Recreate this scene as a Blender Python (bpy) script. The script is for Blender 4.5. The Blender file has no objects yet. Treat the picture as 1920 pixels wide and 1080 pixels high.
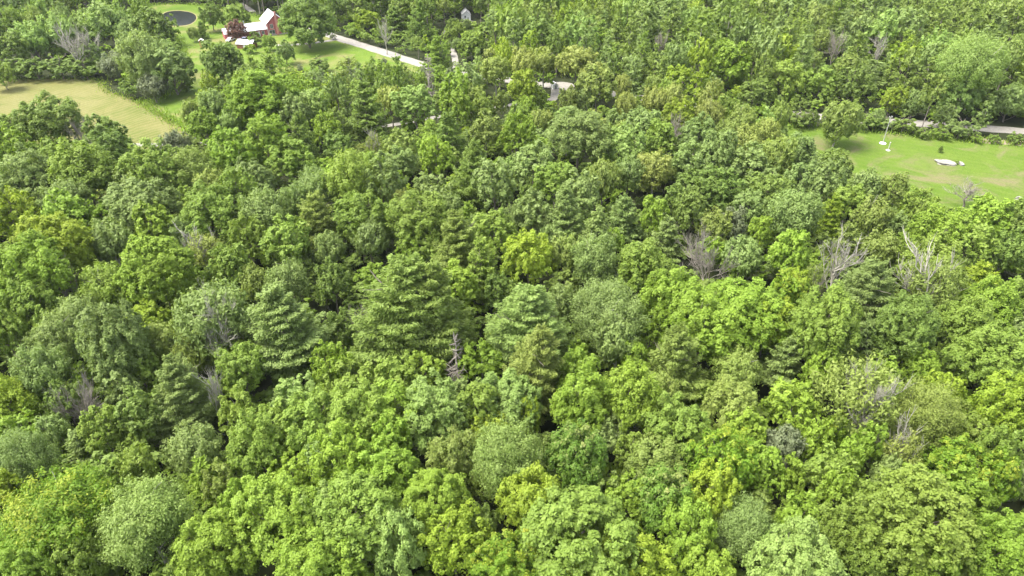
import bpy, math, random
import numpy as np
from mathutils import Vector, Matrix
R = math.radians
random.seed(7); rng = np.random.default_rng(7)
S = bpy.context.scene
COL = S.collection
# ------------------------------------------------------------------ camera
F = 1297.0; PITCH = R(34); CAMH = 75.0
cd = bpy.data.cameras.new('camera'); cam = bpy.data.objects.new('camera', cd); COL.objects.link(cam)
cd.sensor_width = 36; cd.lens = 36*F/1920; cd.clip_end = 6000; cd.clip_start = 0.5
cam.location = (0, 0, CAMH); cam.rotation_euler = (R(90)-PITCH, 0, 0)
S.camera = cam
# ------------------------------------------------------------------ light
SUN_EL, SUN_AZ = 62, -98         # azimuth in degrees clockwise from +Y (the view direction)
W = bpy.data.worlds.new('World'); S.world = W; W.use_nodes = True
wn = W.node_tree.nodes; wn.clear()
sky = wn.new('ShaderNodeTexSky'); sky.sky_type = 'NISHITA'; sky.sun_disc = False
sky.sun_elevation = R(SUN_EL); sky.sun_rotation = R(SUN_AZ); sky.air_density = 1.0; sky.dust_density = 4.0; sky.ozone_density = 0.6
bg = wn.new('ShaderNodeBackground'); bg.inputs[1].default_value = 0.15
wo = wn.new('ShaderNodeOutputWorld')
hs_ = wn.new('ShaderNodeHueSaturation'); hs_.inputs['Saturation'].default_value = .45          # thin bright cloud
W.node_tree.links.new(sky.outputs[0], hs_.inputs['Color']); W.node_tree.links.new(hs_.outputs[0], bg.inputs[0]); W.node_tree.links.new(bg.outputs[0], wo.inputs[0])
sl = bpy.data.lights.new('sun', 'SUN'); sl.energy = 1.8; sl.angle = R(30); sl.color = (1.0, .95, .84)
so = bpy.data.objects.new('sun', sl); COL.objects.link(so)
sd = Vector((math.sin(R(SUN_AZ))*math.cos(R(SUN_EL)), math.cos(R(SUN_AZ))*math.cos(R(SUN_EL)), math.sin(R(SUN_EL))))
so.rotation_euler = sd.to_track_quat('Z', 'Y').to_euler()
S.view_settings.view_transform = 'Standard'; S.view_settings.look = 'None'
S.view_settings.exposure = 1.98; S.view_settings.gamma = 1
S.render.engine = 'CYCLES'
S.cycles.max_bounces = 8; S.cycles.diffuse_bounces = 5; S.cycles.transmission_bounces = 4; S.cycles.glossy_bounces = 2

# ------------------------------------------------------------------ pixel <-> ground
CT, ST = math.cos(PITCH), math.sin(PITCH)
def gp(x, y, z=0.0):
    dx, dy = (x-960)/F, (540-y)/F
    d = (dx, CT+dy*ST, -ST+dy*CT)
    t = (z-CAMH)/d[2]
    return (d[0]*t, d[1]*t, t)             # X, Y, depth along the axis
def px(X, Y, Z):
    X, Y, Z = np.asarray(X, float), np.asarray(Y, float), np.asarray(Z, float)-CAMH
    dep = Y*CT-Z*ST; up = Y*ST+Z*CT
    return 960+F*X/dep, 540-F*up/dep, dep

# ------------------------------------------------------------------ materials
def mat(name, rough=.8, spec=.2):
    m = bpy.data.materials.new(name); m.use_nodes = True
    b = m.node_tree.nodes['Principled BSDF']; b.inputs['Roughness'].default_value = rough
    b.inputs['Specular IOR Level'].default_value = spec
    return m, m.node_tree.nodes, m.node_tree.links, b
def ramp(n, stops):
    r = n.new('ShaderNodeValToRGB'); e = r.color_ramp.elements
    while len(e) < len(stops): e.new(.5)
    for k, (p, c) in enumerate(stops): e[k].position = p; e[k].color = (*c, 1)
    return r
def noise(n, l, scale, detail=4, rough=.6, dist=0, vec=None):
    t = n.new('ShaderNodeTexNoise'); t.inputs['Scale'].default_value = scale; t.inputs['Detail'].default_value = detail
    t.inputs['Roughness'].default_value = rough; t.inputs['Distortion'].default_value = dist
    if vec: l.new(vec, t.inputs['Vector'])
    return t
def mix(n, l, fac, a, b, kind='MIX'):
    m = n.new('ShaderNodeMix'); m.data_type = 'RGBA'; m.blend_type = kind
    for s, v in ((0, fac), (6, a), (7, b)):
        if isinstance(v, (int, float)): m.inputs[s].default_value = v
        elif isinstance(v, tuple): m.inputs[s].default_value = (*v, 1)
        else: l.new(v, m.inputs[s])
    return m.outputs[2]
def noisy(name, c0, c1, scale, rough=.85, spec=.15, bump=0, metal=0):
    m, n, l, b = mat(name, rough, spec)
    tc = n.new('ShaderNodeTexCoord')
    t = noise(n, l, scale, 5, .65, 0, tc.outputs['Object'])
    r = ramp(n, [(.3, c0), (.7, c1)]); l.new(t.outputs[0], r.inputs[0]); l.new(r.outputs[0], b.inputs['Base Color'])
    b.inputs['Metallic'].default_value = metal
    if bump:
        bm = n.new('ShaderNodeBump'); bm.inputs['Strength'].default_value = bump; l.new(t.outputs[0], bm.inputs['Height']); l.new(bm.outputs[0], b.inputs['Normal'])
    return m
def leafmat(name, base, tip, gain=1.0):
    m, n, l, b = mat(name, .55, .22)
    at = n.new('ShaderNodeAttribute'); at.attribute_name = 'tone'
    oi = n.new('ShaderNodeObjectInfo')
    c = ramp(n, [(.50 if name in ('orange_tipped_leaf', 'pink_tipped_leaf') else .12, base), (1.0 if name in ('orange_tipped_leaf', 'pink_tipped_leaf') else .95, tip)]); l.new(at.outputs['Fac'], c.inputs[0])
    geo = n.new('ShaderNodeNewGeometry')
    nz = noise(n, l, .045, 2, .5, 0, geo.outputs['Position'])
    hs = n.new('ShaderNodeHueSaturation')
    mr = n.new('ShaderNodeMapRange'); l.new(oi.outputs['Random'], mr.inputs[0]); mr.inputs[3].default_value = .492; mr.inputs[4].default_value = .503
    l.new(mr.outputs[0], hs.inputs['Hue'])
    mv = n.new('ShaderNodeMapRange'); l.new(nz.outputs[0], mv.inputs[0]); mv.inputs[1].default_value = .3; mv.inputs[2].default_value = .7; mv.inputs[3].default_value = .85; mv.inputs[4].default_value = 1.15
    l.new(mv.outputs[0], hs.inputs['Value']); hs.inputs['Saturation'].default_value = 1.0
    l.new(c.outputs[0], hs.inputs['Color']); l.new(hs.outputs[0], b.inputs['Base Color'])
    tr = n.new('ShaderNodeBsdfTranslucent'); l.new(mix(n, l, 1.0, hs.outputs[0], (1.15, 1.2, .6), 'MULTIPLY'), tr.inputs[0])
    ms = n.new('ShaderNodeMixShader'); ms.inputs[0].default_value = .40
    l.new(b.outputs[0], ms.inputs[1]); l.new(tr.outputs[0], ms.inputs[2])
    l.new(ms.outputs[0], n['Material Output'].inputs[0])
    return m
PAL = {
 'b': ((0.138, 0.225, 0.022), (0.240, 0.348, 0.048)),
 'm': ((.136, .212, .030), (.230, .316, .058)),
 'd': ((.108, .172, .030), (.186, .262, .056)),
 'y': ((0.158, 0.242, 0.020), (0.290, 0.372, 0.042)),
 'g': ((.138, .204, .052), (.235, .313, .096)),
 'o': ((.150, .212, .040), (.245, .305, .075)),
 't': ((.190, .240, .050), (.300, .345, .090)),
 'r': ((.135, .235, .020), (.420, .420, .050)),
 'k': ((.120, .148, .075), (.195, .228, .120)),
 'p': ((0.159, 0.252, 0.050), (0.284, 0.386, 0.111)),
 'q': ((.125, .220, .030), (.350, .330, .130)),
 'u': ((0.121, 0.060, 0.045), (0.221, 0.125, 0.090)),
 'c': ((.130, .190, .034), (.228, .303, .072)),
}
PN = {'b': 'bright_leaf', 'm': 'mid_green_leaf', 'd': 'dark_leaf', 'y': 'yellow_green_leaf', 'g': 'grey_green_leaf', 'o': 'olive_leaf', 't': 'tan_leaf',
      'r': 'orange_tipped_leaf', 'k': 'dusky_leaf', 'p': 'pale_leaf', 'q': 'pink_tipped_leaf', 'u': 'purple_leaf', 'c': 'needle_leaf'}
LM = {k: leafmat(PN[k], *v) for k, v in PAL.items()}
PK = list(PAL)
BARK = noisy('bark', (.10, .085, .07), (.24, .21, .18), 2.5, .9, .1)
PALEBARK = noisy('pale_bark', (.20, .19, .155), (.42, .40, .34), 2.0, .85, .15)
DEADBARK = noisy('dead_bark', (.16, .145, .12), (.32, .29, .25), 2.0, .9, .1)
MATS = {}

# ------------------------------------------------------------------ mesh helpers
class Geo:
    """verts / quads / per-face tone and material index, merged with numpy"""
    def __init__(s): s.v = []; s.f = []; s.t = []; s.m = []; s.n = 0
    def add(s, v, f, tone=None, mi=0):
        v = np.asarray(v, np.float32); f = np.asarray(f, np.int32)
        s.v.append(v); s.f.append(f+s.n); s.n += len(v)
        s.t.append(np.full(len(f), .5, np.float32) if tone is None else np.asarray(tone, np.float32))
        s.m.append(np.full(len(f), mi, np.int32) if np.isscalar(mi) else np.asarray(mi, np.int32))
    def arrays(s): return np.concatenate(s.v), np.concatenate(s.f), np.concatenate(s.t), np.concatenate(s.m)
def mesh_from(name, v, f, tone, mi, mats):
    me = bpy.data.meshes.new(name)
    me.vertices.add(len(v)); me.vertices.foreach_set('co', v.astype(np.float32).ravel())
    me.loops.add(f.size); me.loops.foreach_set('vertex_index', f.astype(np.int32).ravel())
    me.polygons.add(len(f)); me.polygons.foreach_set('loop_start', np.arange(0, f.size, f.shape[1], dtype=np.int32))
    me.polygons.foreach_set('loop_total', np.full(len(f), f.shape[1], np.int32))
    for m in mats: me.materials.append(m)
    me.polygons.foreach_set('material_index', mi.astype(np.int32))
    a = me.attributes.new('tone', 'FLOAT', 'FACE'); a.data.foreach_set('value', tone.astype(np.float32))
    me.update(calc_edges=True)
    return me
def unit(a): return a/np.maximum(np.linalg.norm(a, axis=-1, keepdims=True), 1e-6)
def leaves(P, N, L, Wd, D=None, fold=.15):
    """rhombic leaf faces: centre P, normal N, half length L, half width Wd, optional long direction D"""
    n = len(P); N = unit(N)
    if D is None: D = rng.normal(size=(n, 3))
    D = unit(D-(D*N).sum(1, keepdims=True)*N); B = np.cross(N, D)
    L = np.broadcast_to(L, n)[:, None]; Wd = np.broadcast_to(Wd, n)[:, None]
    v = np.stack([P-D*L, P+B*Wd-N*L*fold, P+D*L, P-B*Wd-N*L*fold], 1).reshape(-1, 3)
    return v, np.arange(4*n).reshape(n, 4)
def rdir(n, up=0.0):
    d = rng.normal(size=(n, 3)); d = unit(d); d[:, 2] += up
    return unit(d)
def tube(g, pts, rad, sides=5, mi=0):
    pts = np.asarray(pts, float); k = len(pts)
    t = unit(np.gradient(pts, axis=0)); ref = np.array([.3, .9, .1])
    a = unit(np.cross(t, ref)); b = np.cross(t, a)
    ang = np.linspace(0, 2*math.pi, sides, endpoint=False)
    rad = np.asarray(rad, float)
    v = (pts[:, None]+(np.cos(ang)[None, :, None]*a[:, None]+np.sin(ang)[None, :, None]*b[:, None])*rad[:, None, None]).reshape(-1, 3)
    f = [(i*sides+j, i*sides+(j+1) % sides, (i+1)*sides+(j+1) % sides, (i+1)*sides+j) for i in range(k-1) for j in range(sides)]
    g.add(v, f, None, mi)

# ---- crowns (unit radius, crown centre at z = 1.9, crown z 0.9 .. 2.9)
def fib(n, zmin):
    i = np.arange(n)+.5; z = 1-(1-zmin)*i/n; ph = i*2.39996+rng.uniform(0, 6)
    s = np.sqrt(np.maximum(0, 1-z*z)); return np.stack([s*np.cos(ph), s*np.sin(ph), z], 1)
def crown_broad(nl, ns, nq, size, rough=.22, taper=0.0, lobe=1.0):
    """rounded crown of many upright leafy clumps with gaps between them"""
    g = Geo()
    d = unit(fib(nl, -.55)+rng.normal(0, .13, (nl, 3)))
    bump = 1+.13*np.sin(d[:, 0]*3.1+rng.uniform(0, 6))*np.cos(d[:, 1]*2.7+rng.uniform(0, 6))          # uneven outline
    rad = rng.uniform(.52, .93, nl)*bump*(1-taper*np.clip(-d[:, 2], 0, 1))
    c = d*rad[:, None]
    c = np.concatenate([c, rng.normal(0, .22, (max(3, nl//5), 3))])
    lr = rng.uniform(.17, .29, len(c))*lobe
    for k in range(len(c)):
        lob = rng.uniform(0, 1); el = rng.uniform(1.1, 1.6)
        out = unit(c[k:k+1])*.5+np.array([[0, 0, .5]])
        sd_ = unit(rng.normal(size=(ns, 3))+out*1.1)
        sc = c[k]+sd_*lr[k]*rng.uniform(.6, 1.0, (ns, 1))*np.array([1, 1, el])
        sc[:, :2] -= (sc[:, :2]-c[k][:2])*np.clip((sc[:, 2:3]-c[k][2])/(lr[k]*el), 0, 1)*.45           # clumps narrow upwards
        sr = rng.uniform(.055, .11, ns)*(lr[k]/.23)
        n = ns*nq
        ci = np.repeat(np.arange(ns), nq)
        dd = unit(rng.normal(size=(n, 3))+sd_[ci]*.7+np.array([0, 0, .35]))
        P = sc[ci]+dd*sr[ci][:, None]*rng.uniform(.4, 1.35, (n, 1))
        N = dd*.5+sd_[ci]*.5+np.array([0, 0, .45])+rng.normal(0, .42, (n, 3))
        L = size*rng.uniform(.6, 1.35, n)
        v, f = leaves(P, N, L, L*rng.uniform(.42, .75, n))
        sub = rng.uniform(0, 1, ns)[ci]
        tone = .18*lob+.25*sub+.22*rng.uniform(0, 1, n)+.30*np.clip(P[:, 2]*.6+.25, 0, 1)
        v[:, 2] += 1.9
        g.add(v, f, tone)
    return g
def crown_soft(nl, nq, size, dens=1.0, flare=1.2):
    """fine, feathery upswept crown (poplar, ash, willow)"""
    g = Geo()
    d = unit(fib(nl, -.6)+rng.normal(0, .12, (nl, 3)))
    c = d*(rng.uniform(.35, .86, nl))[:, None]
    for k in range(nl):
        up = unit(c[k]*.8+np.array([0, 0, 1.0])+rng.normal(0, .15, 3))
        ln = rng.uniform(.22, .42)
        n = int(nq*dens); s = rng.uniform(-.5, .5, n)
        off = rng.normal(0, 1, (n, 3)); off = off*(.085*(1.1-np.abs(s+.1)))[:, None]
        P = c[k]+up*(s*ln)[:, None]+off
        N = unit(off)*.8+unit(c[k])*.5+np.array([0, 0, .3])+rng.normal(0, .4, (n, 3))
        L = size*rng.uniform(.7, 1.4, n)
        v, f = leaves(P, N, L, L*.42, up+rng.normal(0, .4, (n, 3)))
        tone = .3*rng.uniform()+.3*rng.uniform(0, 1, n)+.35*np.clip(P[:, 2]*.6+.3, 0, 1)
        v[:, 2] += 1.9
        g.add(v, f, tone)
    return g
def crown_pine(tiers, nb, nq, size, broad=.55, top=2.85, bot=.75):
    """whorled tiers of flat feathery boughs"""
    g = Geo()
    for t in range(tiers):
        u = t/(tiers-1)
        z0 = bot+(top-bot)*u
        r = (math.sin(math.pi*min(1, (1-u)**broad*.62+.0))**.9 if u < 1 else .1)
        r = max(.24, (1-u**2.6)**.58*(.74+.26*math.sin(3.1*min(1, u*1.9+.2))))*rng.uniform(.88, 1.1)
        k = max(3, int(nb*(.45+.55*r)))
        for j in range(k):
            a = 2*math.pi*(j+rng.uniform(-.3, .3))/k+t*1.3
            rr = r*rng.uniform(.58, 1.16); zz = z0+rng.uniform(-.11, .11)
            dr = np.array([math.cos(a), math.sin(a), 0]); pr = np.array([-math.sin(a), math.cos(a), 0])
            n = int(nq*(.35+.65*rr))
            s = rng.uniform(0, 1, n)**.65
            wd = .30*rr*(np.sin(math.pi*np.clip(s*.9+.1, 0, 1))**.8)+.03
            lat = rng.uniform(-1, 1, n)*wd
            lift = .20*rr*s**2+.10*s-.06*np.abs(lat)/.3
            P = dr*(s*rr)[:, None]+pr*lat[:, None]; P[:, 2] = zz+lift-.08*rr+rng.normal(0, .03, n)
            D = dr+pr*(lat/np.maximum(wd, .02))[:, None]*.8+np.array([0, 0, .25])
            N = np.array([0, 0, .8])+rng.normal(0, .5, (n, 3))+dr*.15
            L = size*rng.uniform(.7, 1.4, n)
            v, f = leaves(P, N, L, L*.36, D)
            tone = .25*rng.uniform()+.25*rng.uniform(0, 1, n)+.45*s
            g.add(v, f, tone)
    return g
def branches(g, start, d, length, r, depth, spread=.6, mi=0, up=.15, kids=4, sides=4):
    n = 5; pts = [np.array(start, float)]; dd = np.array(d, float)
    for i in range(n-1):
        dd = unit(dd+rng.normal(0, .13, 3)+np.array([0, 0, up*.3])); pts.append(pts[-1]+dd*length/(n-1))
    tube(g, pts, np.linspace(r, r*.38, n), sides, mi)
    if depth:
        for k in range(kids):
            i = rng.integers(1, n); q = pts[i]
            nd = unit(dd+rng.normal(0, spread, 3)+np.array([0, 0, up]))
            branches(g, q, nd, length*rng.uniform(.45, .72), r*.55, depth-1, spread, mi, up, kids, 3)
def bare_tree(thick=1.0, depth=3, wide=.8, limbs=11, conifer=False):
    g = Geo()
    pts = [(rng.normal(0, .02)*i, rng.normal(0, .02)*i, (2.9 if conifer else 2.0)*i/6) for i in range(7)]
    tube(g, pts, np.linspace(.060, .014, 7)*thick, 6)
    for k in range(limbs*(2 if conifer else 1)):
        u = rng.uniform(.3, .97); z = 2.9*u; a = rng.uniform(0, 6.283)
        if conifer:
            branches(g, (0, 0, z), (math.cos(a), math.sin(a), .1), (1.05-u)*wide*1.4+.12, .015*thick, 1, .35, 0, .0, 6)
        else:
            t = rng.uniform(.35, 1.0)
            branches(g, (0, 0, 2.0*t), (math.cos(a)*wide, math.sin(a)*wide, rng.uniform(.5, 1.3)), rng.uniform(.75, 1.05)*(1.25-.3*t), .024*thick, depth, .42, 0, .25, 5, 4)
    return g
def trunk_geo(pale=False):
    g = Geo(); pts = [(rng.normal(0, .012)*i, rng.normal(0, .012)*i, 2.35*i/6) for i in range(7)]
    tube(g, pts, np.linspace(.055, .016, 7), 6)
    for k in range(8):
        a = rng.uniform(0, 6.283); z = rng.uniform(.8, 2.0)
        branches(g, (0, 0, z), (math.cos(a)*.8, math.sin(a)*.8, .7), .62, .020, 1, .5, 0, .2, 3)
    return g

def build(name, g, mats):
    v, f, t, m = g.arrays(); return mesh_from(name, v, f, t, m, mats)
NEED_HI = 95          # crown width in photograph pixels from which the dense models are used
protos = {}
protos['B1'] = [build('broadleaf_crown', crown_broad(random.randint(58, 78), 9, 26, .040, taper=.1), [LM['m']]) for _ in range(6)]
protos['B0'] = [build('broadleaf_crown', crown_broad(random.randint(40, 54), 7, 16, .064), [LM['m']]) for _ in range(6)]
protos['B2'] = [build('broadleaf_crown', crown_broad(random.randint(95, 125), 10, 30, .031, taper=.1, lobe=.82), [LM['m']]) for _ in range(4)]
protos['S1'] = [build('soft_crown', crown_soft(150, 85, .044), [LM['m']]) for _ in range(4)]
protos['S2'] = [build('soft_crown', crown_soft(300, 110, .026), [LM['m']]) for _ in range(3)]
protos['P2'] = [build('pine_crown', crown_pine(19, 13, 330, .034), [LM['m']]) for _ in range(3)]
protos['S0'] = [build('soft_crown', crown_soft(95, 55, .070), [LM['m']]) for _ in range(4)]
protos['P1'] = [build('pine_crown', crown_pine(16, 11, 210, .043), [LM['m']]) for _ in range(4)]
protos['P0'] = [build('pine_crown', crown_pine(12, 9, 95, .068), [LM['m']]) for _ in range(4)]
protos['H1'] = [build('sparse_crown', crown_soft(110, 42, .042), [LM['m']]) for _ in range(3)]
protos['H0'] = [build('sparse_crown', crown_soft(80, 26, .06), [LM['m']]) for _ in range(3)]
protos['D'] = [build('bare_branches', bare_tree(1.0, 3, .75, 11), [DEADBARK]) for _ in range(4)]
protos['N'] = [build('bare_snag', bare_tree(1.6, 2, .6, 20, True), [DEADBARK]) for _ in range(2)]
protos['W'] = [build('pale_branches', bare_tree(1.25, 2, .6, 10), [PALEBARK]) for _ in range(3)]
protos['T'] = [build('tree_trunk', trunk_geo(), [BARK]) for _ in range(4)]

# ------------------------------------------------------------------ object helpers
def link(name, me, parent=None, m=None):
    o = bpy.data.objects.new(name, me); COL.objects.link(o)
    if parent: o.parent = parent
    if m is not None and me is not None:
        if me.materials: o.material_slots[0].link = 'OBJECT'; o.material_slots[0].material = m
        else: me.materials.append(m)
    return o
def tag(o, label, cat, group=None):
    o['label'] = label; o['category'] = cat
    if group: o['group'] = group
    return o
def empty(name, loc, rz=0, sc=None):
    o = bpy.data.objects.new(name, None); COL.objects.link(o); o.location = loc; o.rotation_euler = (0, 0, rz)
    o.empty_display_size = .5
    if sc: o.scale = sc
    return o

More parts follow.
